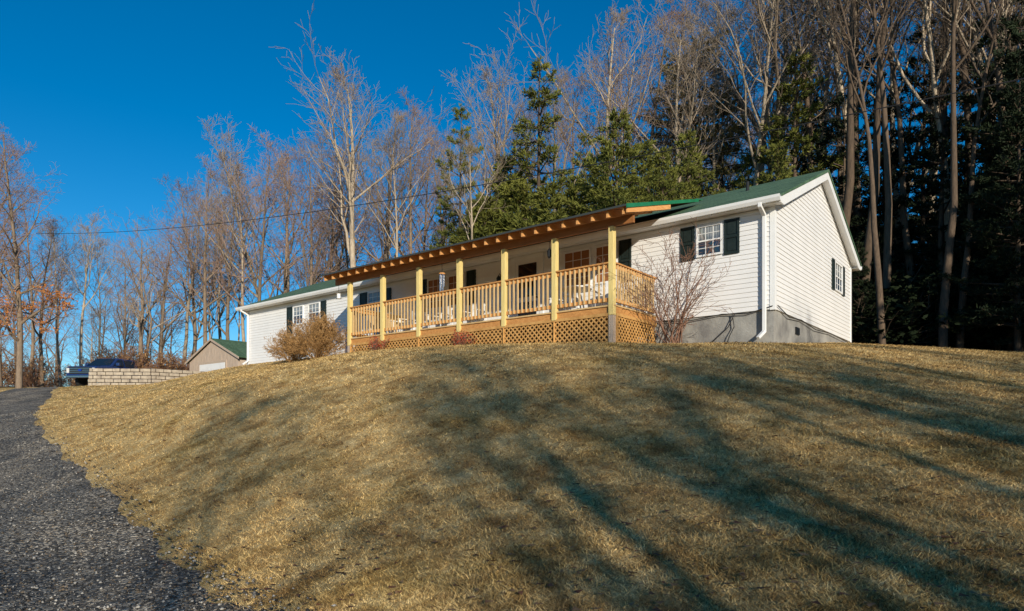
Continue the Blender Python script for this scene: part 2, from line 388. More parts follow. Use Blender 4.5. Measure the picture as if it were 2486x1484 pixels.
# ------------------------------------------------------------------ house
HX, HY, HB = 5.99, 15.1, 1.86
HR = math.atan2(-.6236, .7817)
def HW(x, y): return (HX+x*.7817+y*.6239, HY-x*.6236+y*.7815)
house = empty('house', (HX, HY, HB), HR)
top(house, 'long single-storey white vinyl-sided house with green roof and wooden porch', 'house')
LEN, DEP = 22.57, 7.8
SB, WT = 2.634, 4.98
EZ, RZ = 5.12, 6.92
def gz(y): return 5.05+(min(y, DEP-y)+.3)*(RZ-EZ)/4.2
b = MB(HB)
b.box(-LEN, 0, 0, DEP, SB, WT)
b.prism([(0, WT), (DEP, WT), (DEP/2, gz(DEP/2)-.02)], 'x', -LEN, 0)
ex = .112; z = SB
while z < WT-.001:
    z1 = min(z+ex, WT)
    b.poly([(-LEN, -.019, z), (0, -.019, z), (0, -.004, z1), (-LEN, -.004, z1)])
    b.poly([(-LEN, -.019, z), (-LEN, .0, z), (0, .0, z), (0, -.019, z)])
    b.poly([(-LEN-.017, 0, z), (-LEN-.017, DEP, z), (-LEN-.004, DEP, z1), (-LEN-.004, 0, z1)])
    z = z1
z = SB
while z < gz(DEP/2)-.03:
    z1 = min(z+ex, gz(DEP/2)-.02)
    def yy(zz):
        if zz <= gz(0): return 0
        return (zz-gz(0))/((RZ-EZ)/4.2)
    a0, a1 = yy(z), yy(z1)
    b.poly([(.019, a0, z), (.019, DEP-a0, z), (.004, DEP-a1, z1), (.004, a1, z1)])
    b.poly([(.019, a0, z), (.0, a0, z), (.0, DEP-a0, z), (.019, DEP-a0, z)])
    z = z1
b.obj('wall', M_side, house)
b = MB(HB); b.box(-LEN+.02, -.02, .02, DEP-.02, 1.0, SB+.002); b.obj('foundation', M_conc, house)
b = MB(HB); b.prism([(-.09, -.03), (.03, -.03), (.03, .085), (.0, .085), (.0, 0), (-.09, 0)], 'z', SB-.02, gz(0)); b.obj('corner_board', M_trim, house, bevel=.004)
b = MB(HB); b.box(0, .028, DEP-.09, DEP+.02, SB-.02, gz(0)); b.obj('corner_board', M_trim, house)
b = MB(HB); b.box(-LEN-.026, -LEN+.09, -.028, 0, SB-.02, WT); b.obj('corner_board', M_trim, house)
t = .05
b = MB(HB)
b.prism([(-.33, EZ), (3.9, RZ+.02), (8.13, EZ), (8.13, EZ-t), (3.9, RZ-t), (-.33, EZ-t)], 'x', -LEN-.28, .26)
roof = b.obj('roof', M_shin, house)
b = MB(HB); b.tube([(-1.5, 2.6, 6.2), (-1.5, 2.6, 6.62)], .045, 10); b.obj('vent_pipe', M_black, roof)
b = MB(HB)
b.box(-LEN-.25, .2, -.29, -.03, WT, WT+.02); b.box(-LEN-.26, .24, -.312, -.29, WT-.02, EZ-.052)
b.box(-LEN-.25, .2, DEP+.03, DEP+.29, WT, WT+.02); b.box(-LEN-.26, .24, DEP+.29, DEP+.312, WT-.02, EZ-.052)
for xx0, xx1 in ((.205, .235), (-LEN-.255, -LEN-.225)):
    for sgn in (0, 1):
        f = (lambda y: y) if sgn == 0 else (lambda y: DEP-y)
        b.prism([(f(-.312), EZ-.06), (f(3.9), RZ-.055), (f(3.9), RZ-.25), (f(-.05), WT-.03+.0), (f(-.312), WT-.03)], 'x', xx0, xx1)
for sgn in (0, 1):
    f = (lambda y: y) if sgn == 0 else (lambda y: DEP-y)
    b.prism([(f(-.28), EZ-.13), (f(3.9), RZ-.13), (f(3.9), RZ-.16), (f(-.28), EZ-.16)], 'x', .03, .205)
b.obj('fascia', M_trim, house)
def gutter(y, s, x0, x1):
    b = MB(HB)
    prof = [(y, EZ-.02), (y, EZ-.12), (y-s*.03, EZ-.15), (y-s*.08, EZ-.15), (y-s*.12, EZ-.08), (y-s*.13, EZ-.02), (y-s*.115, EZ-.02), (y-s*.1, EZ-.08), (y-s*.015, EZ-.1), (y-s*.015, EZ-.02)]
    b.prism(prof, 'x', x0, x1); b.obj('gutter', M_trim, house)
gutter(-.315, 1, -LEN-.27, .25); gutter(DEP+.315, -1, -LEN-.27, .25)
def downspout(x, z0, kick):
    b = MB(HB); w, h = .085, .065
    P = [(x, -.38, EZ-.1), (x, -.38, EZ-.2), (x, -.075, EZ-.33), (x, -.075, z0+.18), (x+kick*.06, -.3, z0+.02)]
    for a, c in zip(P[:-1], P[1:]):
        a = Vector(a); c = Vector(c); d = (c-a).normalized(); b.beam(a-d*.02, c+d*.02, w, h, 0, up=(0, 1, .01) if abs(d.z) > .9 else (0, 0, 1))
    b.obj('downspout', M_trim, house, bevel=.01)
downspout(-.2, 1.95, -1); downspout(-LEN+.12, 2.6, 0)
def window(x0, x1, z0, z1, pane=None, face='front', cols=3):
    pane = pane or M_pane
    w = x1-x0
    if face == 'front': T = lambda u, d, z: (u, -d, z)
    else: T = lambda u, d, z: (d, u, z)
    def bx(b, u0, u1, d0, d1, za, zb, mi=0):
        p, q = T(u0, d0, za), T(u1, d1, zb)
        b.box(min(p[0], q[0]), max(p[0], q[0]), min(p[1], q[1]), max(p[1], q[1]), za, zb, mi)
    b = MB(HB); bx(b, x0+.03, x1-.03, .0, .028, z0+.03, z1-.03); win = b.obj('window', pane, house)
    b = MB(HB); fw = .045
    bx(b, x0, x0+fw, .0, .055, z0, z1); bx(b, x1-fw, x1, .0, .055, z0, z1)
    bx(b, x0+fw, x1-fw, .0, .055, z0, z0+fw); bx(b, x0+fw, x1-fw, .0, .055, z1-fw, z1)
    zm = (z0+z1)/2; bx(b, x0+fw, x1-fw, .001, .048, zm-.018, zm+.018)
    for i in range(1, cols):
        u = x0+fw+(w-2*fw)*i/cols; bx(b, u-.007, u+.007, .002, .038, z0+fw, zm-.018); bx(b, u-.007, u+.007, .002, .038, zm+.018, z1-fw)
    for hz0, hz1 in ((z0+fw, zm-.018), (zm+.018, z1-fw)):
        u = (hz0+hz1)/2; bx(b, x0+fw, x1-fw, .002, .036, u-.007, u+.007)
    b.obj('frame', M_trim, win)
    return win
def shutter(x0, x1, z0, z1, face='front'):
    b = MB(HB)
    def bx(u0, u1, d0, d1, za, zb):
        if face == 'front': b.box(u0, u1, -d1, -d0, za, zb)
        else: b.box(d0, d1, u0, u1, za, zb)
    f = min(.05, (x1-x0)*.2)
    bx(x0, x0+f, 0, .05, z0, z1); bx(x1-f, x1, 0, .05, z0, z1)
    zm = (z0+z1)/2
    for za, zb in ((z0, z0+f), (zm-.03, zm+.03), (z1-f, z1)): bx(x0+f, x1-f, .0, .05, za, zb)
    bx(x0+f, x1-f, 0, .028, z0+f, zm-.03); bx(x0+f, x1-f, 0, .028, zm+.03, z1-f)
    for za, zb in ((z0+f+.03, zm-.06), (zm+.06, z1-f-.03)): bx(x0+f+.03, x1-f-.03, .02, .042, za, zb)
    b.obj('shutter', M_shut, house)
WZ0, WZ1 = 4.08, 4.84
window(-1.846, -1.196, WZ0, WZ1); shutter(-2.26, -1.9, WZ0-.04, WZ1+.03); shutter(-1.155, -.79, WZ0-.04, WZ1+.03)
window(-19.06, -18.34, 4.02, 4.78); window(-18.01, -17.24, 4.02, 4.78); shutter(-19.5, -19.12, 3.6, 4.8); shutter(-17.18, -16.84, 3.98, 4.8)
window(-14.33, -13.54, 4.0, 4.78); shutter(-14.78, -14.38, 3.96, 4.8); shutter(-13.48, -13.08, 3.96, 4.8)
window(-5.77, -4.87, 3.8, 4.84, M_blind); window(-4.74, -4.06, 3.8, 4.84, M_blind); shutter(-4.0, -3.64, 3.76, 4.87)
window(-11.24, -10.5, 3.8, 4.82, M_blind); window(-10.3, -9.55, 3.8, 4.82, M_blind); shutter(-9.48, -9.1, 3.76, 4.85); shutter(-11.7, -11.3, 3.76, 4.85)
window(5.56, 6.5, 3.95, 4.8, face='gable'); shutter(5.26, 5.54, 3.93, 4.82, 'gable'); shutter(6.52, 6.8, 3.93, 4.82, 'gable')
b = MB(HB); b.box(-7.5, -6.6, -.035, 0, 2.78, 4.88); door = b.obj('door', M_trim, house)
b = MB(HB); b.box(-7.38, -6.72, -.052, -.036, 3.75, 4.72); b.box(-7.38, -6.72, -.052, -.036, 2.95, 3.6); b.obj('door_glass', M_dglass, door)
b = MB(HB); b.tube([(-6.69, -.04, 3.7), (-6.69, -.09, 3.7)], .025, 10); b.obj('handle', M_black, door)
b = MB(HB); b.box(-7.62, -7.5, -.05, 0, 2.78, 4.97); b.box(-6.6, -6.48, -.05, 0, 2.78, 4.97); b.box(-7.5, -6.6, -.05, 0, 4.88, 4.97); b.obj('door_frame', M_trim, door)
b = MB(HB); lx = -8.05; b.box(lx-.05, lx+.05, -.04, 0, 4.32, 4.5); b.tube([(lx, -.03, 4.48), (lx, -.12, 4.56), (lx, -.16, 4.5)], .01, 6)
b.tube([(lx, -.16, 4.2), (lx, -.16, 4.24), (lx, -.16, 4.42), (lx, -.16, 4.5)], [.03, .05, .075, .01], 6); b.obj('wall_lamp', M_black, house)
b = MB(HB); b.box(-.03, .012, 1.72, 2.02, 2.24, 2.42)
for i in range(4): b.box(.012, .02, 1.74, 2.0, 2.26+i*.04, 2.275+i*.04)
b.obj('foundation_vent', M_black, house)
for pts in ([(.05, .1, 2.72), (.05, 1.0, 2.56), (.05, 2.0, 2.62), (.05, 3.4, 2.53), (.05, 5, 2.6), (.05, 7.4, 2.55)],
            [(-.02, -.05, 2.7), (-.6, -.05, 2.58), (-1.2, -.05, 2.63), (-2.0, -.05, 2.55), (-2.8, -.05, 2.6)],
            [(-.9, -.05, 2.6), (-1.05, -.06, 2.3), (-1.4, -.08, 2.0), (-1.7, -.1, 1.8)], [(-.95, -.05, 2.6), (-.9, -.06, 2.3), (-1.0, -.08, 2.1), (-1.1, -.1, 1.8)]):
    b = MB(HB); b.tube(pts, .012, 5); b.obj('cable', M_cable, house)

# ---- porch
PX = [-(2.98+1.603*i) for i in range(7)]; PY = -2.14; DZ = 2.76
b = MB(HB)
y = PY-.06
while y < -.04:
    b.box(PX[-1]-.08, PX[0]+.08, y, min(y+.135, -.02), DZ-.035, DZ); y += .142
porch = b.obj('porch', M_deck, house)
b = MB(HB); b.prism([(PX[-1]-.06, -.03), (PX[-1]-.06, PY-.025), (PX[0]+.06, PY-.025), (PX[0]+.06, -.03), (PX[0]+.02, -.03), (PX[0]+.02, PY+.015), (PX[-1]-.02, PY+.015), (PX[-1]-.02, -.03)], 'z', DZ-.2, DZ-.037)
b.obj('rim_joist', M_rail, porch)
for i, x in enumerate(PX):
    b = MB(HB); b.box(x-.065, x+.065, PY-.085, PY+.045, (2.54 if 0 < i < 6 else 2.52), 4.56); b.obj('post', M_post, porch, bevel=.006)
for x in (PX[0], PX[-1]):
    b = MB(HB); b.box(x-.06, x+.06, PY-.08, PY+.04, 1.5, 2.515); b.obj('support_post', M_boards, porch)
b = MB(HB); b.box(PX[-1]-.75, PX[0]+.55, PY-.04, PY+.04, 4.56, 4.75)
b.obj('header_beam', M_rafshade, porch)
def prz(y): return 4.80+.29*(y+2.59)
for i in range(28):
    x = -2.44-i*.403
    b = MB(HB); b.prism([(-2.62, prz(-2.62)-.005), (-.45, prz(-.45)-.005), (-.45, prz(-.45)-.15), (-2.3, prz(-2.3)-.16), (-2.62, prz(-2.62)-.16)], 'x', x-.024, x+.024)
    b.obj('rafter', M_raf, porch)
b = MB(HB); b.prism([(-2.66, prz(-2.66)), (1.45, prz(1.45)), (1.45, prz(1.45)+.02), (-2.66, prz(-2.66)+.02)], 'x', -13.42, -2.36); b.obj('roof_sheathing', M_rafshade, porch)
b = MB(HB); b.prism([(-2.70, prz(-2.70)+.021), (1.5, prz(1.5)+.021), (1.5, prz(1.5)+.04), (-2.70, prz(-2.70)+.04)], 'x', -13.46, -2.32)
b.prism([(-2.70, prz(-2.70)-.04), (1.2, prz(1.2)-.02), (1.2, prz(1.2)+.06), (-2.70, prz(-2.70)+.05)], 'x', -2.318, -2.30)
b.obj('porch_roof', M_metalgreen, porch)
b = MB(HB); b.box(-13.47, -2.32, -2.715, -2.702, prz(-2.7)-.0, prz(-2.7)+.045); b.obj('drip_edge', M_drip, porch)
b = MB(HB); b.prism([(-2.2, prz(-2.2)-.15), (-.46, prz(-.46)-.15), (-.46, prz(-.46)-.002), (-2.64, prz(-2.64)-.002), (-2.64, prz(-2.64)-.14)], 'x', -2.355, -2.325); b.obj('barge_board', M_raf, porch)
def railing(a, c):
    a = Vector(a); c = Vector(c); d = (c-a); Ld = d.length; d.normalize(); n = Vector((-d.y, d.x, 0))
    b = MB(HB)
    def at(t, z): p = a+d*t; return (p.x, p.y, z)
    b.beam(at(0, 3.73), at(Ld, 3.73), .14, .035, 0); b.beam(at(0, 3.665), at(Ld, 3.665), .035, .088, 0); b.beam(at(0, 2.885), at(Ld, 2.885), .035, .088, 0)
    k = int(Ld/.125)
    for i in range(1, k):
        t = Ld*i/k; p = a+d*t+n*(-.035)
        b.beam((p.x, p.y, 2.84), (p.x, p.y, 3.70), .035, .035, 1, up=(d.x, d.y, 0))
    b.obj('railing', [M_rail, M_bal], porch)
for i in range(6): railing((PX[i+1]+.066, PY-.02, 0), (PX[i]-.066, PY-.02, 0))
railing((PX[0], PY+.046, 0), (PX[0], -.03, 0)); railing((PX[-1], -.03, 0), (PX[-1], PY+.046, 0))
def lattice(a, c, z0, z1, name='lattice_panel'):
    a = Vector(a); c = Vector(c); d = c-a; Ld = d.length; d.normalize(); n = Vector((d.y, -d.x, 0))
    b = MB(HB); H = z1-z0; sp = .098; w = .036
    for sgn, dep in ((1, .0), (-1, .009)):
        k = -H
        while k < Ld+H:
            if sgn == 1: u0, v0, u1, v1 = k, 0, k+H, H
            else: u0, v0, u1, v1 = k+H, 0, k, H
            dx = u1-u0; t0, t1 = 0, 1
            if dx > 0: t0 = max(t0, (0-u0)/dx); t1 = min(t1, (Ld-u0)/dx)
            else: t0 = max(t0, (Ld-u0)/dx); t1 = min(t1, (0-u0)/dx)
            if t0 < t1:
                p = a+d*(u0+dx*t0)+n*dep; q = a+d*(u0+dx*t1)+n*dep
                b.beam((p.x, p.y, z0+v0+(v1-v0)*t0), (q.x, q.y, z0+v0+(v1-v0)*t1), w, .008, 0, up=(n.x, n.y, 0))
            k += sp*1.41
    e = n*.022
    b.beam((a.x+e.x, a.y+e.y, z1-.02), (c.x+e.x, c.y+e.y, z1-.02), .018, .07)
    b.beam((a.x+e.x, a.y+e.y, z0+.0), (a.x+e.x, a.y+e.y, z1-.06), .018, .06, 0, up=(n.x, n.y, 0))
    b.obj(name, M_lat, porch)
for i in range(6): lattice((PX[i+1]+(.0 if i < 5 else .07), PY-.035, 0), (PX[i]-(.0 if i else .07), PY-.035, 0), 1.62, 2.56)
lattice((PX[0]+.05, PY+.05, 0), (PX[0]+.05, -.05, 0), 1.62, 2.56)
for i in range(3):
    b = MB(HB); b.box(PX[-1]-.1-.28*(i+1), PX[-1]-.1-.28*i, -1.7, -.6, 2.15-.17*i, 2.2-.17*i+.35); b.obj('step', M_deck, porch)

def chair(x, y, rz, label):
    wx, wy = HW(x, y)
    e = empty('porch_chair', (wx, wy, DZ+.002), HR+rz); top(e, label, 'chair', 'chairs on the porch')
    b = MB()
    for i in range(5): b.box(-.26, .26, -.26+i*.105, -.26+i*.105+.09, .38, .40)
    b.obj('seat', M_pvc, e)
    b = MB()
    for i in range(5): b.prism([(-.24+i*.1, .4), (-.16+i*.1, .4), (-.16+i*.1, .98-.02*abs(i-2)), (-.24+i*.1, .98-.02*abs(i-2))], 'y', .26, .28)
    b.box(-.26, .26, .281, .3, .55, .61); b.box(-.26, .26, .281, .3, .82, .88); b.obj('backrest', M_pvc, e)
    for sx in (-1, 1):
        for sy in (-1, 1):
            b = MB(); b.box(sx*.27-.025, sx*.27+.025, sy*.25-.03, sy*.25+.03, 0, .62); b.obj('leg', M_pvc, e)
        b = MB(); b.box(sx*.27-.05, sx*.27+.05, -.32, .3, .622, .645); b.obj('armrest', M_pvc, e)
for x, y, rz in ((-3.9, -.8, .2), (-5.3, -.7, -.2), (-8.6, -.7, .1), (-9.9, -.8, 0), (-11.6, -.8, -.3)):
    chair(x, y, rz, 'white slatted armchair on the wooden porch')
wx, wy = HW(-4.6, -1.2); e = empty('porch_table', (wx, wy, DZ), HR); top(e, 'round white table between the porch chairs', 'table')
b = MB(); b.tube([(0,0,.7),(0,0,.73)], .42, 24); b.obj('table_top', M_pvc, e)
for a in range(4):
    b = MB(); b.tube([(.1*math.cos(a*1.57), .1*math.sin(a*1.57), .7), (.3*math.cos(a*1.57), .3*math.sin(a*1.57), 0)], .02, 8); b.obj('leg', M_pvc, e)
M_chrome = mat('chime_metal', (.6,.6,.62), None, rough=.25, metal=1)
def hang(name, x, y, z, label, cat, kind):
    wx, wy = HW(x, y); e = empty(name, (wx, wy, z)); top(e, label, cat)
    b = MB(); b.tube([(0,0,0),(0,0,-.28)], .006, 5); b.obj('cord', M_black, e)
    if kind == 'chime':
        b = MB(); b.tube([(0,0,-.28),(0,0,-.31)], .09, 12); b.obj('top_disc', M_raf, e)
        for k in range(6):
            b = MB(); a = k*1.047; b.tube([(.06*math.cos(a), .06*math.sin(a), -.32), (.06*math.cos(a), .06*math.sin(a), -.66-.04*k)], .014, 8); b.obj('chime_tube', M_chrome, e)
    elif kind == 'bird':
        b = MB(); b.tube([(0,0,-.28),(0,0,-.30),(0,0,-.44),(0,0,-.45)], [.09,.06,.06,.1], 12); b.obj('feeder_body', M_trim, e)
    else:
        b = MB(); b.tube([(0,0,-.2),(0,0,-.26),(0,0,-.4),(0,0,-.44)], [.02,.06,.05,.02], 8); b.obj('lantern_body', M_black, e)
hang('wind_chime', PX[3]-.72, PY+.02, 4.56, 'silver tube wind chime hanging from the porch beam', 'wind chime', 'chime')
hang('bird_feeder', PX[6]-.62, PY, 4.56, 'small pale bird feeder hanging under the porch eave', 'bird feeder', 'bird')
hang('hanging_lantern', PX[1]-.2, PY+.02, 4.56, 'small dark lantern hanging from the porch beam', 'lantern', 'lan')

# ------------------------------------------------------------------ garage
gx0, gy0, gb = -17.4, 42.0, 1.6
ge = empty('garage', (gx0, gy0, gb), HR); top(ge, 'small garage with weathered plank gable and green roof', 'garage')
b = MB(gb); W = 6.4; D = 8
b.prism([(-W, gb), (0, gb), (0, 4.3), (-W/2, 5.60), (-W, 4.3)], 'y', 0, D)
x = -W
while x < 0:
    zt = 4.3+(W/2-abs(x+.08+W/2))*.405; b.box(x, min(x+.16, 0), -.025-.01*R.random(), 0, gb, zt-.03); x += .19
b.obj('wall', M_boards, ge)
b = MB(gb)
for s_ in (0, 1):
    f = (lambda v: v) if s_ == 0 else (lambda v: -W-v)
    b.prism([(f(.35), 4.22), (f(-W/2), 5.64), (f(-W/2), 5.71), (f(.35), 4.29)], 'y', -.16, D+.3)
b.obj('roof', M_shin, ge)
b = MB(gb)
for s_ in (0, 1):
    f = (lambda v: v) if s_ == 0 else (lambda v: -W-v)
    b.prism([(f(.37), 4.12), (f(-W/2), 5.54), (f(-W/2), 5.68), (f(.37), 4.26)], 'y', -.2, -.16)
b.obj('fascia', M_boards, ge)
b = MB(gb); b.box(-4.9, -1.5, -.06, 0, gb, 4.02)
for i in range(5): b.box(-4.86, -1.54, -.075, -.06, gb+.07+i*.48, gb+.07+i*.48+.43)
b.obj('garage_door', M_trim, ge)
b = MB(gb); b.prism([(-5.05, gb), (-5.05, 4.17), (-1.35, 4.17), (-1.35, gb), (-1.5, gb), (-1.5, 4.02), (-4.9, 4.02), (-4.9, gb)], 'y', -.08, 0); b.obj('door_frame', M_boards, ge)

# ------------------------------------------------------------------ retaining wall
b = MB()
P0 = np.array((-21.1, 33.0)); P1 = np.array((-18.1, 33.2)); P2 = np.array((-15.9, 35.2))
for A, B, rows in ((P0, P1, 6), (P1, P2, 6)):
    d = B-A; Ln = np.linalg.norm(d); d = d/Ln
    nrm = np.array((d[1], -d[0]))
    for r in range(rows):
        u = -.22*(r % 2)
        while u < Ln-.05:
            w = .36+.16*R.random(); u0 = max(u, 0); u1 = min(u+w-.03, Ln)
            if u1-u0 > .08:
                o_ = .05*R.random()-.03*r; a = A+d*u0+nrm*o_; c = A+d*u1+nrm*o_
                zz = 1.72+r*.18
                b.beam((a[0], a[1], zz+.085), (c[0], c[1], zz+.085), .28, .148+.014*R.random())
            u += w
rw = b.obj('retaining_wall', M_block, None, bevel=.02); top(rw, 'low retaining wall of tan split-face blocks beside the driveway', 'wall')

# ------------------------------------------------------------------ truck
tx, ty = -26.4, 44.0; tz = h1(-27.2, 42.0)+.12
te = empty('pickup_truck', (tx, ty, tz), math.atan2(-.98, -.14)); top(te, 'dark blue pickup truck with chrome grille parked behind the block wall', 'truck')
M_paint = mat('navy_paint', (.012,.035,.13), None, rough=.25, spec=.6)
M_chr = mat('chrome', (.45,.46,.48), None, rough=.25, metal=1)
M_tyre = mat('tyre_rubber', (.02,.02,.02), None, rough=.8)
b = MB()
b.prism([(2.9, .55), (2.95, .8), (2.92, 1.18), (2.75, 1.28), (1.55, 1.36), (-2.9, 1.36), (-2.95, .6), (-2.2, .55), (-2.15, .85), (-1.95, 1.0), (-1.55, 1.0), (-1.35, .85), (-1.3, .5), (1.4, .5), (1.45, .85), (1.65, 1.0), (2.05, 1.0), (2.25, .85), (2.3, .55)], 'y', -1.0, 1.0)
b.obj('body', M_paint, te, bevel=.05)
b = MB()
def frus(x0, x1, tx0, tx1, z0, z1, w0, w1):
    b.pts([(x0,-w0,z0),(x1,-w0,z0),(x1,w0,z0),(x0,w0,z0),(tx0,-w1,z1),(tx1,-w1,z1),(tx1,w1,z1),(tx0,w1,z1)], [(0,3,2,1),(4,5,6,7),(0,1,5,4),(1,2,6,5),(2,3,7,6),(3,0,4,7)])
frus(-.95, 1.55, -.8, .75, 1.36, 1.95, .94, .76); b.obj('cab', M_paint, te, bevel=.05)
b = MB()
b.poly([(1.50, -.82, 1.43), (1.50, .82, 1.43), (.86, .68, 1.91), (.86, -.68, 1.91)]); b.obj('windshield', M_dglass, te)
M_hl = mat('headlight_glass', (.6,.6,.58), None, rough=.1)
for s_ in (-1, 1):
    b = MB()
    for a, c, ta, tc_ in ((.35, 1.3, .35, .75), (-.75, .25, -.7, .25)):
        b.poly([(a, s_*.945, 1.42), (c, s_*.945, 1.42), (tc_, s_*.80, 1.86), (ta, s_*.80, 1.86)])
    b.obj('side_window', M_dglass, te)
    b = MB(); b.box(1.05, 1.2, s_*1.0 if s_ > 0 else -1.22, 1.22 if s_ > 0 else -1.0, 1.42, 1.62); b.obj('mirror', M_paint, te, bevel=.03)
    b = MB(); b.box(2.9, 2.975, s_*.88-.09, s_*.88+.09, .84, 1.15); b.obj('headlight', M_hl, te, bevel=.03)
    for wxx in (1.85, -1.75):
        b = MB(); b.tube([(wxx, s_*.78, .42), (wxx, s_*1.0, .42)], .42, 24); wo = b.obj('wheel', M_tyre, te, bevel=.03)
        b = MB(); b.tube([(wxx, s_*.99, .42), (wxx, s_*1.015, .42)], .24, 16); b.obj('rim', M_chr, wo)
b = MB(); b.box(2.93, 2.96, -.76, .76, .78, 1.2)
gl = b.obj('grille', M_black, te)
for k in range(3):
    b = MB(); b.box(2.96, 2.985, -.74, .74, .86+k*.12, .90+k*.12); b.obj('grille_bar', M_chr, gl)
b = MB(); b.box(2.92, 3.04, -.98, .98, .52, .70); b.obj('bumper', M_chr, te, bevel=.04)
b = MB(); b.tube([(3.0, 0, 1.01), (3.012, 0, 1.01)], .085, 20); b.v = [(v[0], v[1]*1.5, 1.01+(v[2]-1.01)*.8) for v in b.v]; b.obj('emblem', mat('emblem_blue', (.01,.04,.3), None, rough=.2), gl)

# ------------------------------------------------------------------ power line
b = MB()
tt = [0, .15, .3235, .55, .709, .835, .935, 1.0, 1.2]; zz = [14.5, 12.8, 11.4, 10.03, 9.25, 8.8, 8.47, 8.35, 8.3]
ts = np.linspace(0, 1.2, 60); pz = np.poly1d(np.polyfit(tt, zz, 3))
b.tube([(-36+52*t, 50-36*t, float(pz(t))) for t in ts], .016, 5)
o = b.obj('power_line', M_cable); top(o, 'thin black overhead service cable sagging across the yard', 'cable')

# ------------------------------------------------------------------ plants
def tubes_np(branches, sides):
    P = np.array([b[0] for b in branches]); Rr = np.array([b[1] for b in branches]); m, n, _ = P.shape
    T = np.empty_like(P); T[:, 1:-1] = P[:, 2:]-P[:, :-2]; T[:, 0] = P[:, 1]-P[:, 0]; T[:, -1] = P[:, -1]-P[:, -2]
    T /= np.linalg.norm(T, axis=2, keepdims=True)+1e-9
    ref = np.zeros_like(T); ref[..., 0] = 1; mk = np.abs(T[..., 0]) > .8; ref[mk] = (0, 1, 0)
    A = np.cross(T, ref); A /= np.linalg.norm(A, axis=2, keepdims=True)+1e-9; B = np.cross(T, A)
    an = np.arange(sides)*2*math.pi/sides
    V = P[:, :, None]+(A[:, :, None]*np.cos(an)[None, None, :, None]+B[:, :, None]*np.sin(an)[None, None, :, None])*Rr[:, :, None, None]
    V = V.reshape(-1, 3)
    i = np.arange(m)[:, None, None]*n*sides+np.arange(n-1)[None, :, None]*sides; j = np.arange(sides)[None, None]
    j2 = (j+1) % sides
    F = np.stack([i+j, i+j2, i+sides+j2, i+sides+j], -1).reshape(-1, 4)
    return V, F
def combine(groups):
    Vs, Fs, off = [], [], 0
    for V, F in groups: Vs.append(V); Fs.append(F+off); off += len(V)
    return np.concatenate(Vs), np.concatenate(Fs)
def unit(v):
    l = math.sqrt(v[0]**2+v[1]**2+v[2]**2)+1e-9; return (v[0]/l, v[1]/l, v[2]/l)
def deflect(d, ang, az):
    ref = (0, 0, 1) if abs(d[2]) < .95 else (1, 0, 0)
    a = unit((d[1]*ref[2]-d[2]*ref[1], d[2]*ref[0]-d[0]*ref[2], d[0]*ref[1]-d[1]*ref[0]))
    c = (d[1]*a[2]-d[2]*a[1], d[2]*a[0]-d[0]*a[2], d[0]*a[1]-d[1]*a[0])
    s, co = math.sin(ang), math.cos(ang); ca, sa = math.cos(az), math.sin(az)
    return unit(tuple(d[i]*co+(a[i]*ca+c[i]*sa)*s for i in range(3)))
def gen_tree(seed, H, r0, start=.4, limbs=15, ang=(30, 50), trop=.10, nchild=(7, 5, 4), wob=.10, limbk=.62, rmin=.008, lean=0.0, segs=(10, 7, 5, 4, 3), maxlev=4):
    rn = random.Random(seed); out = {0: [], 1: [], 2: [], 3: [], 4: []}
    nch = {0: limbs, 1: nchild[0], 2: nchild[1], 3: nchild[2], 4: 0}
    def grow(p, d, L, r, lev):
        n = segs[lev]; pts = [p]; rad = [r]; dirs = [d]; st = L/(n-1)
        endr = {0: .12, 1: .22, 2: .3, 3: .45, 4: .6}[lev]
        w = wob*(.35 if lev == 0 else 1.0+.3*lev)
        for k in range(1, n):
            tp = trop*(0 if lev == 0 else 1)
            d = unit((d[0]+rn.gauss(0, w), d[1]+rn.gauss(0, w), d[2]+rn.gauss(0, w*.6)+tp))
            p = (p[0]+d[0]*st, p[1]+d[1]*st, p[2]+d[2]*st); t = k/(n-1)
            pts.append(p); rad.append(max(r*(1-t*(1-endr)), rmin)); dirs.append(d)
        out[lev].append((pts, rad))
        if lev >= maxlev: return
        m = nch[lev]; az = rn.random()*6.28
        for c in range(m):
            lo = start if lev == 0 else .2
            t = lo+(1-lo)*((c+rn.random()*.9)/m)
            if lev > 0 and c == m-1: t = 1
            x = min(t*(n-1), n-1.001); k = int(x); f = x-k
            q = tuple(pts[k][i]*(1-f)+pts[k+1][i]*f for i in range(3)); rr = rad[k]*(1-f)+rad[k+1]*f
            az += 2.4+rn.gauss(0, .4)
            a = math.radians(rn.uniform(*ang))
            if lev == 0:
                a *= 1.15-.5*t; cl = (1-t)*H*limbk+H*.09; cl *= rn.uniform(.6, 1.2); cr = min(rr*.66, r0*.55)
            else:
                cl = L*rn.uniform(.36, .60)*(1.15-.5*t); cr = rr*.6
            if lev == 3: cl = min(cl, 1.0); cl = max(cl, .35)
            grow(q, deflect(dirs[k+1], a, az), cl, max(cr, rmin), lev+1)
    grow((0, 0, -.3), unit((lean, lean*.4, 1)), H+.3, r0, 0)
    return out
M_bark = mat('tree_bark', (.44,.36,.26), (.26,.20,.14), 5, .9, .6, 12, stretch=(3,3,.6), rand=.3)
M_twig = mat('tree_twigs', (.38,.30,.22), (.28,.21,.15), 2, .9, rand=.25)
M_barkd = mat('dark_bark', (.13,.09,.06), (.07,.05,.035), 5, .95, .6, 12, stretch=(3,3,.6), rand=.25)
M_barkm = mat('brown_bark', (.27,.20,.14), (.16,.12,.085), 5, .95, .6, 12, stretch=(3,3,.6), rand=.25)
M_twigr = mat('reddish_twigs', (.34,.225,.17), (.25,.16,.12), 2, .9, rand=.2)
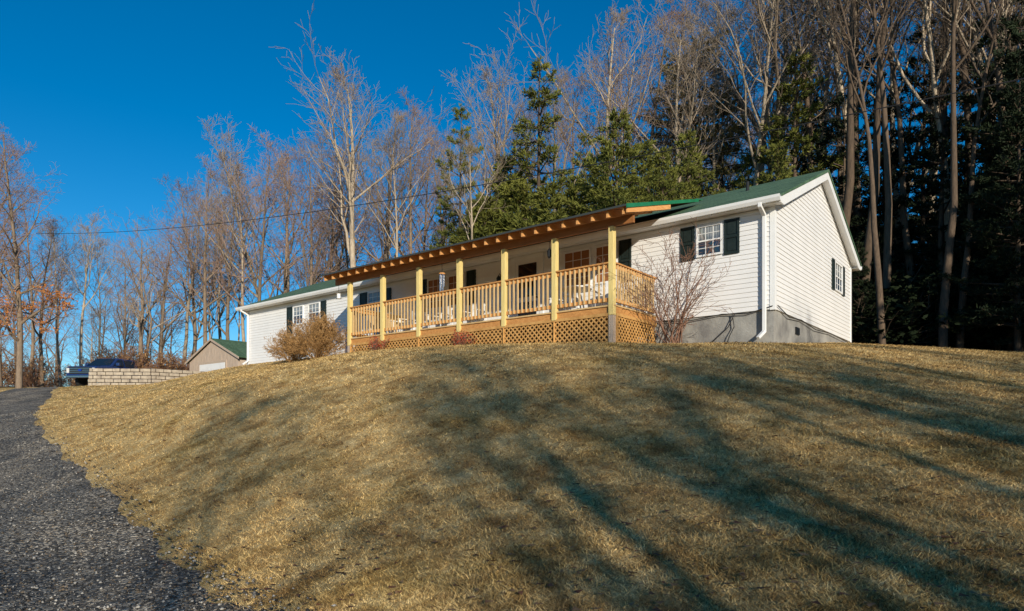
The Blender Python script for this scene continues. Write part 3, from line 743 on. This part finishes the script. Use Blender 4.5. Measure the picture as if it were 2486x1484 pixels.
def tree_meshes(nm, out, m1, m2, sides0=8, splitlev=1):
    g1 = [tubes_np(out[l], sides0 if l == 0 else 5) for l in range(splitlev+1) if out[l]]
    g2 = [tubes_np(out[l], 4 if l == 2 else 3) for l in range(splitlev+1, 5) if out[l]]
    V, F = combine(g1); a = np_mesh(nm+'_trunk', V, F, True); a.materials.append(m1)
    V, F = combine(g2); c = np_mesh(nm+'_crown', V, F); c.materials.append(m2)
    return a, c
bare = []
specs = [
 dict(H=20, r0=.25, start=.40, limbs=12, ang=(28, 48), limbk=.62),
 dict(H=20, r0=.20, start=.30, limbs=14, ang=(30, 54), limbk=.46, nchild=(6, 5, 4)),
 dict(H=20, r0=.20, start=.50, limbs=10, ang=(24, 42), limbk=.62, lean=.05),
 dict(H=20, r0=.22, start=.34, limbs=13, ang=(34, 60), limbk=.46, wob=.15, nchild=(6, 5, 4)),
 dict(H=20, r0=.17, start=.52, limbs=10, ang=(26, 50), limbk=.58, lean=-.04),
 dict(H=20, r0=.32, start=.22, limbs=11, ang=(35, 55), limbk=.62, wob=.15, lean=.06),
 dict(H=20, r0=.19, start=.40, limbs=12, ang=(26, 50), limbk=.55, wob=.13, lean=.03),
]
for i, s in enumerate(specs):
    bare.append(tree_meshes('bare_tree', gen_tree(100+i, **s), M_bark if i in (0, 2, 4, 6) else M_barkm, M_twigr if i in (1, 3) else M_twig))
dk = gen_tree(140, H=20, r0=.20, start=.58, limbs=9, ang=(28, 55), limbk=.4, nchild=(5, 4, 3), lean=.03)
bare.append(tree_meshes('bare_tree', dk, M_barkd, mat('dark_twigs', (.12,.09,.065), (.08,.06,.045), 2, .9)))
LBL = ['tall bare deciduous tree with pale bark and upswept limbs', 'bare deciduous tree with fine pinkish twigs on the wood edge', 'slim bare tree with a clear straight trunk',
       'bare tree with wavy spreading branches', 'thin straight bare forest tree', 'broad bare tree forking low into heavy limbs', 'slender bare tree with crooked ascending limbs', 'dark-barked straight bare tree in the shaded wood']
def place_tree(kind, meshes, X, Y, Htop, Href, rz, label, cat, group, wscale=1.0, z=None):
    zb = h1(X, Y) if z is None else z
    H = Htop-zb; s = H/Href
    e = empty(kind, (X, Y, zb), rz); e.scale = (s*wscale, s*wscale, s); top(e, label, cat, group)
    for nm, me in zip(('trunk', 'crown', 'leaves'), meshes):
        link(bpy.data.objects.new(nm, me), e)
    return e
def bt(k, Y, r, v, ws=1.0):
    place_tree('bare_tree', bare[v], k*Y, Y, r*Y, 20.6, R.random()*6.28, LBL[v], 'tree', 'bare trees of the winter wood', ws)
for k, Y, r, v in [(-.775,44,.42,1),(-.712,50,.30,3),(-.73,56,.34,1),(-.681,54,.30,4),(-.65,46,.315,2),(-.62,58,.27,4),(-.5595,47,.285,5),(-.59,60,.27,1),
   (-.53,60,.30,3),(-.50,55,.36,6),(-.48,58,.35,3),(-.463,52,.372,3),(-.445,58,.36,6),(-.4255,56,.372,1),(-.40,50,.38,4),(-.379,48,.41,1),(-.36,54,.41,6),(-.3445,50,.415,3),(-.31,47,.42,1),(-.33,60,.39,4),(-.295,54,.40,6),
   (-.276,52,.41,3),(-.25,48,.39,1),(-.195,50,.46,0),(-.17,44,.43,4),(-.151,46,.461,3),(-.13,54,.43,1),(-.10,50,.42,3),(-.064,37,.43,4),(-.03,48,.44,1),(-.008,45,.53,0),
   (.035,47,.46,3),(.073,38,.542,2),(.10,48,.50,1),(.135,44,.60,0),(.17,50,.52,3),(.205,45,.61,3),(.247,41,.58,0),(.285,48,.62,3),(.31,42,.66,4),(.341,36,.68,2),(.375,44,.70,0),
   (.409,40,.72,5),(.44,46,.70,3),(.472,38,.74,0),(.50,42,.74,3),(.534,35,.76,2),(.565,40,.74,6),(.596,34,.80,4),(.63,38,.76,0),(.66,32,.82,2),(.69,36,.78,6),(.72,31,.82,4),(.745,35,.80,0),(.78,30,.84,2)]:
    bt(k, Y, r, v, 1.12 if k < -.28 else 1.05)
place_tree('bare_tree', bare[0], -.2355*42, 42, .535*42, 20.6, 1.0, 'tallest bare tree with pale trunk forking into a fan of branches', 'tree', 'bare trees of the winter wood', 1.2)
for i in range(24):
    k = -.54+1.0*i/23+R.uniform(-.012, .012); Y = R.uniform(58, 74)
    rr = np.interp(k, [-.52, -.3, -.1, .1, .3, .8], [.27, .33, .34, .38, .44, .5])*R.uniform(.85, 1.05)
    bt(k, Y, rr, R.choice((1, 3, 4, 6)), 1.1)
for i in range(20):
    k = .47+.33*i/19+R.uniform(-.008, .008); Y = R.uniform(26.5, 36); bt(k, Y, R.uniform(.6, .95), 7)
for i in range(10):
    k = -.8+.28*i/9+R.uniform(-.01, .01); bt(k, R.uniform(60, 80), R.uniform(.17, .25), R.choice((1, 3, 4)), 1.2)

def leafy(out, n, seed, size, levs=(3, 4), flt=None):
    rn = np.random.RandomState(seed); P = []
    for l in levs:
        for pts, _ in out[l]: P.extend(pts[1:])
    P = np.array(P)
    if flt is not None: P = P[flt(P)]
    P = P[rn.randint(0, len(P), n)]+rn.normal(0, .06, (n, 3))
    a = rn.normal(0, 1, (n, 3)); a /= np.linalg.norm(a, axis=1)[:, None]; c = np.cross(a, rn.normal(0, 1, (n, 3))); c /= np.linalg.norm(c, axis=1)[:, None]
    s = size*(.5+rn.rand(n))[:, None]
    V = np.stack([P-a*s, P+c*s*.55, P+a*s, P-c*s*.55], 1).reshape(-1, 3)
    return V, np.arange(4*n).reshape(-1, 4)
oo = gen_tree(302, H=20, r0=.26, start=.2, limbs=20, ang=(42, 66), limbk=.30, wob=.12, nchild=(7, 5, 4), trop=.05)
a, c = tree_meshes('oak', oo, M_barkm, M_twigr)
V, F = leafy(oo, 2200, 3, .08, flt=lambda P: P[:, 2] < 8); lm = np_mesh('oak_leaves', V, F); lm.materials.append(mat('russet_leaves', (.55,.22,.05), (.34,.12,.03), 2, .8))
place_tree('oak_tree', (a, c, lm), -.746*37, 37, .44*37, 20.6, 2, 'oak with dark trunk still holding rusty orange leaves low down', 'tree', 'oaks keeping their dead leaves')
place_tree('oak_tree', (a, c, lm), -.80*42, 42, .40*42, 20.6, 4, 'oak with dark trunk still holding rusty orange leaves low down', 'tree', 'oaks keeping their dead leaves')

def gen_pine(seed, H, cs, Rm, r0=.2, spacing=.5, prof=.8, gap=.25, tufts=9, ndl=12, nl=.30, nw=.028, droop=-.05):
    rn = random.Random(seed); rr = np.random.RandomState(seed)
    tr = [([(.12*math.sin(t*3+seed)*t, .1*math.sin(t*2)*t, -.3+(H+.3)*t) for t in np.linspace(0, 1, 12)], [max(r0*(1-t*.93), .02) for t in np.linspace(0, 1, 12)])]
    br = []; T = []; D = []
    z = H*cs; az = 0
    while z < H-.25:
        f = (z-H*cs)/(H*(1-cs)); base = Rm*((1-f)**prof)*(.55+.45*min(1, f*5)) + .25
        base *= rn.uniform(.7, 1.2)
        n = rn.choice((4, 5, 5, 6))
        for i in range(n):
            if rn.random() < gap: continue
            az += 6.283/n+rn.gauss(0, .25); L = base*rn.uniform(.5, 1.2)
            up = .05+.55*f+rn.gauss(0, .08)
            d = unit((math.cos(az), math.sin(az), up)); pts = []; p = (0.12*math.sin(z/H*3+seed)*z/H, 0, z+rn.uniform(-.15, .15))
            for k in range(5):
                pts.append(p); d2 = (d[0], d[1], d[2]+(droop*k if k < 3 else .10*k)); st = L/4; d2 = unit(d2); p = (p[0]+d2[0]*st, p[1]+d2[1]*st, p[2]+d2[2]*st)
            br.append((pts, [max(.012+.02*L*(1-q/4), .01) for q in range(5)]))
            m = max(3, int(tufts*L/Rm*1.5))
            for q in range(m):
                t = .25+.75*(q+rn.random())/m; x = min(t*4, 3.99); k = int(x); g = x-k
                c = tuple(pts[k][j]*(1-g)+pts[k+1][j]*g for j in range(3))
                side = L*.34*(1.15-t)*(1 if q % 2 else -1)*rn.uniform(.3, 1.2)
                sx, sy = -math.sin(az)*side, math.cos(az)*side
                e = (c[0]+sx+d[0]*abs(side)*.6, c[1]+sy+d[1]*abs(side)*.6, c[2]+.08*abs(side)+rn.uniform(-.03, .08))
                T.append(e); D.append(unit((sx+d[0]*.6, sy+d[1]*.6, .35)))
                T.append(tuple((e[j]+c[j])/2 for j in range(3))); D.append(unit((sx+d[0]*.3, sy+d[1]*.3, .5)))
        z += spacing*rn.uniform(.7, 1.3)
    T.append((0, 0, H)); D.append((0, 0, 1))
    T = np.array(T); D = np.array(D); m = len(T)
    P = np.repeat(T, ndl, 0); Dd = np.repeat(D, ndl, 0)+rr.normal(0, .62, (m*ndl, 3)); Dd /= np.linalg.norm(Dd, axis=1)[:, None]
    P = P+rr.normal(0, .05, P.shape)
    c = np.cross(Dd, rr.normal(0, 1, Dd.shape)); c /= np.linalg.norm(c, axis=1)[:, None]
    ln = nl*(.6+.6*rr.rand(m*ndl))[:, None]
    V2 = np.stack([P-c*nw*.4, P+Dd*ln*.5-c*nw, P+Dd*ln, P+Dd*ln*.5+c*nw], 1).reshape(-1, 3)
    F2 = np.arange(4*m*ndl).reshape(-1, 4)
    V, F = combine([tubes_np(tr, 8), tubes_np(br, 4)]); a = np_mesh('pine_trunk', V, F, True); a.materials.append(M_barkd)
    cm = np_mesh('pine_crown', V2, F2); return a, cm
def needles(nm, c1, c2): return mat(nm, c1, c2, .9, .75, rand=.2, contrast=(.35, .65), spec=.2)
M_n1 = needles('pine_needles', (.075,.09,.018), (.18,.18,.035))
M_n2 = needles('sunlit_pine_needles', (.18,.155,.055), (.27,.22,.075))  # sunlit look of the high crowns put into a lighter needle colour
M_n3 = needles('shade_hemlock_needles', (.010,.018,.008), (.024,.036,.014))  # shade of the right-hand wood put into the needle colour
pines = []
def addp(m, **k):
    a, c = gen_pine(**k); c.materials.append(m); pines.append((a, c, k['H']))
addp(M_n1, seed=1, H=18, cs=.38, Rm=2.5, gap=.42, tufts=9, prof=.6, spacing=.6)
addp(M_n1, seed=2, H=14, cs=.06, Rm=3.9, gap=.16, tufts=12, spacing=.45, prof=.6)
addp(M_n2, seed=3, H=24, cs=.55, Rm=3.4, gap=.35, tufts=10, prof=.5)
addp(M_n3, seed=4, H=18, cs=.04, Rm=3.4, gap=.2, tufts=11, spacing=.5, prof=.7, nw=.038)
addp(M_n1, seed=5, H=10, cs=.05, Rm=2.6, gap=.18, tufts=11, spacing=.38)
addp(M_n3, seed=6, H=20, cs=.35, Rm=2.7, gap=.5, tufts=10, spacing=.7, prof=.5, nw=.034)
PL = ['slender evergreen pine with ragged gaps between its branches', 'full bushy green white pine', 'tall pine with sunlight put into its olive crown colour above a bare trunk', 'dense hemlock of the wood with shade put into its needle colour', 'young green pine at the wood edge', 'tall thin pine with sparse ragged branches and shade put into its needle colour']
def pine(k, Y, r, v, ws=1.0):
    a, c, H = pines[v]; place_tree('pine_tree', (a, c), k*Y, Y, r*Y, H, R.random()*6.28, PL[v], 'tree', 'evergreens of the wood', ws)
for k, Y, r, v, ws in [(-.079,40,.48,0,.9),(.042,38,.55,0,1.1),(.16,34,.46,1,1.1),(.125,37,.40,1,1.0),(.225,33,.41,1,1.0),(.262,36,.435,1,.9),(.195,40,.42,1,1),(.005,39,.37,4,1.3),(-.04,38,.34,4,1.3),(.055,34,.36,4,1.4),
    (.09,35,.36,4,1.2),(-.10,42,.38,0,.8),(.285,46,.585,2,1.25),(.25,47,.55,2,1.1),(.32,44,.52,2,1.1),(.43,34,.56,0,1.3),(.455,36,.5,3,.8),(.40,33,.42,1,.8),(.36,38,.40,1,.9),(.02,44,.42,0,1),(-.015,42,.40,4,1.2),
    (-.06,46,.33,1,.9),(.11,42,.44,0,1),(.34,34,.30,4,1.2),(.30,33,.30,4,1.2),(-.36,46,.11,4,1.1),(-.61,56,.10,4,1.1),(-.575,54,.09,4,1.1)]:
    pine(k, Y, r, v, ws)
for k, Y, r in [(.50,33,.52),(.545,36,.60),(.575,33,.50),(.62,35,.62),(.65,31,.52),(.685,33,.66),(.725,30,.60),(.755,28,.66),(.785,26,.72)]:
    pine(k, Y, r*R.uniform(.95, 1.05), 5, R.uniform(.9, 1.2))
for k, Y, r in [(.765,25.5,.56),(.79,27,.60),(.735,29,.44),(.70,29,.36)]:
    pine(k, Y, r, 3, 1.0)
for k, Y, r in [(.47,36,.30),(.495,34,.33),(.52,38,.36),(.525,30,.27),(.555,31,.28),(.545,33,.32),(.57,38,.36),(.595,33,.32),(.62,38,.38),(.645,32,.33),(.67,37,.38),(.695,31,.36),(.72,36,.40),(.745,30,.38),(.77,35,.42),(.80,30,.45),
                (.48,44,.34),(.53,45,.36),(.58,44,.37),(.63,45,.38),(.68,44,.40),(.73,43,.42),(.78,42,.45)]:
    pine(k, Y, r*R.uniform(.9, 1.08), 3, R.uniform(.95, 1.25))
for X, Y, H in [(27,16,17),(30,12,18),(33,19,19),(36,14,20),(25,9,15),(29,6,18),(34,8,20),(38,20,20),(41,12,21),(24.5,3,16),(31,0,19),(37,2,21),(21.6,1.0,14),(22.6,-4,15.5),(21.2,-8,15.5)]:  # wood continuing out of view; last few added to shade the shrubs at its edge
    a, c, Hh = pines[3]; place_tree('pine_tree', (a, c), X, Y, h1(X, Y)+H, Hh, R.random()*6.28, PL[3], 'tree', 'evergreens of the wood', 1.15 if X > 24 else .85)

sd = (.2656, -.964); pp = (.964, .2656)
for p, t, H, v in [(-1.2,22,13.0,2),(1.4,20,12.4,6),(3.2,26,14.0,5),(4.6,18,11.6,3),(6.6,23,13.4,1),(8.4,17,11.6,0),(10.2,24,13.8,6),(12.2,20,12.8,3),(14.6,24,14.0,1),(17,22,13.5,5),(19,27,15,3),
                   (1.8,12,7.6,3),(3.4,11,7.2,1),(5.4,12,8,6),(7.2,11,7.6,3),(9.0,12,8.2,1),(10.8,12,8.2,3),(12.6,13,9,6),(14.5,14,10,1),(6.2,30,15.5,5),(18,30,15,0)]:
    X = p*pp[0]+t*sd[0]; Y = p*pp[1]+t*sd[1]
    place_tree('bare_tree', bare[v], X, Y, -1.6+H, 20.6, R.random()*6.28, LBL[v], 'tree', 'bare trees of the winter wood', 1.25)
for p, t, H in [(-3.4,18,7.6),(-4.8,20,8.6),(-6.4,22,9.6),(-8.0,22,9.4),(-9.8,20,8.0),(-2.7,12,5.0),(-12,18,7)]:  # unseen pines behind the camera, added to shade the driveway
    X = p*pp[0]+t*sd[0]; Y = p*pp[1]+t*sd[1]
    a, c, Hh = pines[1]; place_tree('pine_tree', (a, c), X, Y, -1.9+H, Hh, R.random()*6.28, PL[1], 'tree', 'evergreens of the wood', .95)

def gen_shrub(seed, H, spread, stems, maxl=4, rmin=.004, r0=.016, nch=(5, 4)):
    rn = random.Random(seed); out = {0: [], 1: [], 2: [], 3: [], 4: []}
    def grow(p, d, L, r, lev):
        n = 5 if lev == 1 else 4; pts = [p]; rad = [r]; dirs = [d]
        for k in range(1, n):
            d = unit((d[0]+rn.gauss(0, .13), d[1]+rn.gauss(0, .13), d[2]+rn.gauss(0, .08)+.02)); st = L/(n-1)
            p = (p[0]+d[0]*st, p[1]+d[1]*st, p[2]+d[2]*st); pts.append(p); rad.append(max(r*(1-.65*k/(n-1)), rmin)); dirs.append(d)
        out[lev].append((pts, rad))
        if lev >= maxl: return
        m = nch[min(lev-1, 1)]
        for c in range(m):
            t = .2+.8*(c+rn.random())/m; x = min(t*(n-1), n-1.01); k = int(x); f = x-k
            q = tuple(pts[k][i]*(1-f)+pts[k+1][i]*f for i in range(3))
            grow(q, deflect(dirs[k], math.radians(rn.uniform(22, 50)), rn.random()*6.28), L*rn.uniform(.35, .6)*(1.2-.5*t), max(rad[k]*.6, rmin), lev+1)
    for i in range(stems):
        az = rn.random()*6.28; tl = abs(rn.gauss(0, spread)); d = unit((math.cos(az)*tl, math.sin(az)*tl, 1))
        grow((rn.gauss(0, .09), rn.gauss(0, .09), -.1), d, H*rn.uniform(.7, 1.05), r0*rn.uniform(.6, 1.2), 1)
    return out
def shrub(kind, X, Y, out, m, label, leaves=None, lz=0):
    g1 = [tubes_np(out[1], 5)]; g2 = [tubes_np(out[l], 3) for l in (2, 3, 4) if out[l]]
    e = empty(kind, (X, Y, h1(X, Y)+lz)); top(e, label, 'shrub')
    V, F = combine(g1); me = np_mesh('stems', V, F, True); me.materials.append(m); link(bpy.data.objects.new('stem', me), e)
    V, F = combine(g2); me = np_mesh('twigs', V, F); me.materials.append(m); link(bpy.data.objects.new('twigs', me), e)
    if leaves:
        me = np_mesh('leaves', leaves[0], leaves[1]); me.materials.append(leaves[2]); link(bpy.data.objects.new('leaves', me), e)
M_shr = mat('red_brown_stems', (.27,.15,.10), (.17,.09,.06), 4, .8)
M_for = mat('tan_stems', (.46,.27,.11), (.30,.17,.065), 4, .8)
x, y = HW(-2.1, -.75); shrub('bare_shrub', x, y, gen_shrub(1, 2.15, .55, 17, 4, .0045, .019, (4, 3)), M_shr, 'leafless reddish many-stemmed shrub beside the porch corner')
M_bud = mat('tan_buds', (.46,.26,.09), (.32,.17,.055), 3, .8)
x, y = HW(-14.1, -2.3); so = gen_shrub(2, 1.3, .8, 75, 4, .0045, .012, (5, 4)); V, F = leafy(so, 7500, 5, .017)
shrub('golden_brown_bush', x, y, so, M_for, 'dense rounded golden-brown leafless bush against the porch end', (V, F, M_bud))
x, y = HW(-15.8, -2.2); so = gen_shrub(6, 1.05, .8, 50, 4, .0045, .012, (5, 4)); V, F = leafy(so, 4000, 6, .017)
shrub('golden_brown_bush', x, y, so, M_for, 'smaller golden-brown leafless bush sprawling over the lawn', (V, F, M_bud))
M_red = mat('red_leaves', (.42,.06,.02), (.25,.04,.02), 4, .7)
for i, (xx, yy) in enumerate(((-10.9, -2.5), (-7.4, -2.45))):
    x, y = HW(xx, yy); so = gen_shrub(20+i, .42, .6, 14, 3, .003, .006); V, F = leafy(so, 420, 9+i, .022, levs=(2, 3))
    shrub('red_leaved_shrub', x, y, so, M_shr, 'small red-leaved nandina shrub at the foot of the lattice', (V, F, M_red))
M_brl = mat('brush_leaves', (.32,.16,.06), (.17,.10,.035), 1, .8)
for i, (k, Y) in enumerate([(-.60,45),(-.575,46),(-.55,46.5),(-.525,47.5),(-.505,48),(-.62,50),(-.48,50),(-.66,55),(-.70,56),(-.74,54),(-.77,50),(-.72,50)]):
    so = gen_shrub(40+i, 2.8, .5, 30, 4, .009, .02, (4, 3)); V, F = leafy(so, 1800, 60+i, .045)
    shrub('brush_thicket', k*Y, Y, so, M_shr, 'tangle of brown leafless brush at the wood edge', (V, F, M_for if i % 3 else M_brl))
M_rh = mat('shade_rhododendron_leaves', (.008,.014,.006), (.018,.026,.010), 1.2, .8, spec=.1)  # leaves darkened to near black in place of shade under the trees
rh = gen_shrub(90, 3.2, .7, 30, 3, .012, .03, (5, 5)); V, F = leafy(rh, 7000, 91, .09, levs=(2, 3))
rst = np_mesh('rh_stems', *combine([tubes_np(rh[1], 4), tubes_np(rh[2], 3)])); rst.materials.append(M_barkd); rl = np_mesh('rh_leaves', V, F); rl.materials.append(M_rh)
for i in range(20):
    k = .53+.29*i/19; Y = R.uniform(29, 33)+(0 if i % 2 else 4); X = k*Y
    e = empty('evergreen_shrub', (X, Y, h1(X, Y)), R.random()*6.28); s = R.uniform(.8, 1.3); e.scale = (s*1.2, s*1.2, s*.85); top(e, 'broadleaf evergreen shrub under the trees with shade put into its leaf colour', 'shrub', 'evergreen shrubs under the trees')
    link(bpy.data.objects.new('stem', rst), e); link(bpy.data.objects.new('leaves', rl), e)

# ------------------------------------------------------------------ light, sky, camera
EL = math.radians(16.0)
w = bpy.data.worlds.new('World'); scene.world = w; w.use_nodes = True
N, L = w.node_tree.nodes, w.node_tree.links
bg = N['Background']; sky = N.new('ShaderNodeTexSky'); sky.sky_type = 'NISHITA'; sky.sun_disc = False
sky.sun_elevation = EL; sky.sun_rotation = math.atan2(.2656, -.964); sky.altitude = 800; sky.air_density = 1.0; sky.dust_density = .1; sky.ozone_density = 4.5
hs = N.new('ShaderNodeHueSaturation'); hs.inputs['Saturation'].default_value = 1.28; hs.inputs['Hue'].default_value = .494
L.new(sky.outputs[0], hs.inputs['Color']); L.new(hs.outputs[0], bg.inputs['Color']); bg.inputs['Strength'].default_value = .125
sl_ = bpy.data.lights.new('sun', 'SUN'); sl_.energy = 5.0; sl_.angle = math.radians(.5); sl_.color = (1.0, .91, .755)
so = link(bpy.data.objects.new('sun', sl_))
tosun = Vector((.2656*math.cos(EL), -.964*math.cos(EL), math.sin(EL)))
so.rotation_euler = tosun.to_track_quat('Z', 'Y').to_euler(); so.location = (20, -40, 30)
cd = bpy.data.cameras.new('camera'); cam = link(bpy.data.objects.new('camera', cd)); cam.location = (0, 0, 0); cam.rotation_euler = (math.pi/2, 0, 0)
cd.sensor_width = 36; cd.lens = 36*1605/2486; cd.shift_y = (1030-742)/2486; cd.clip_end = 3000; cd.clip_start = .05
scene.camera = cam
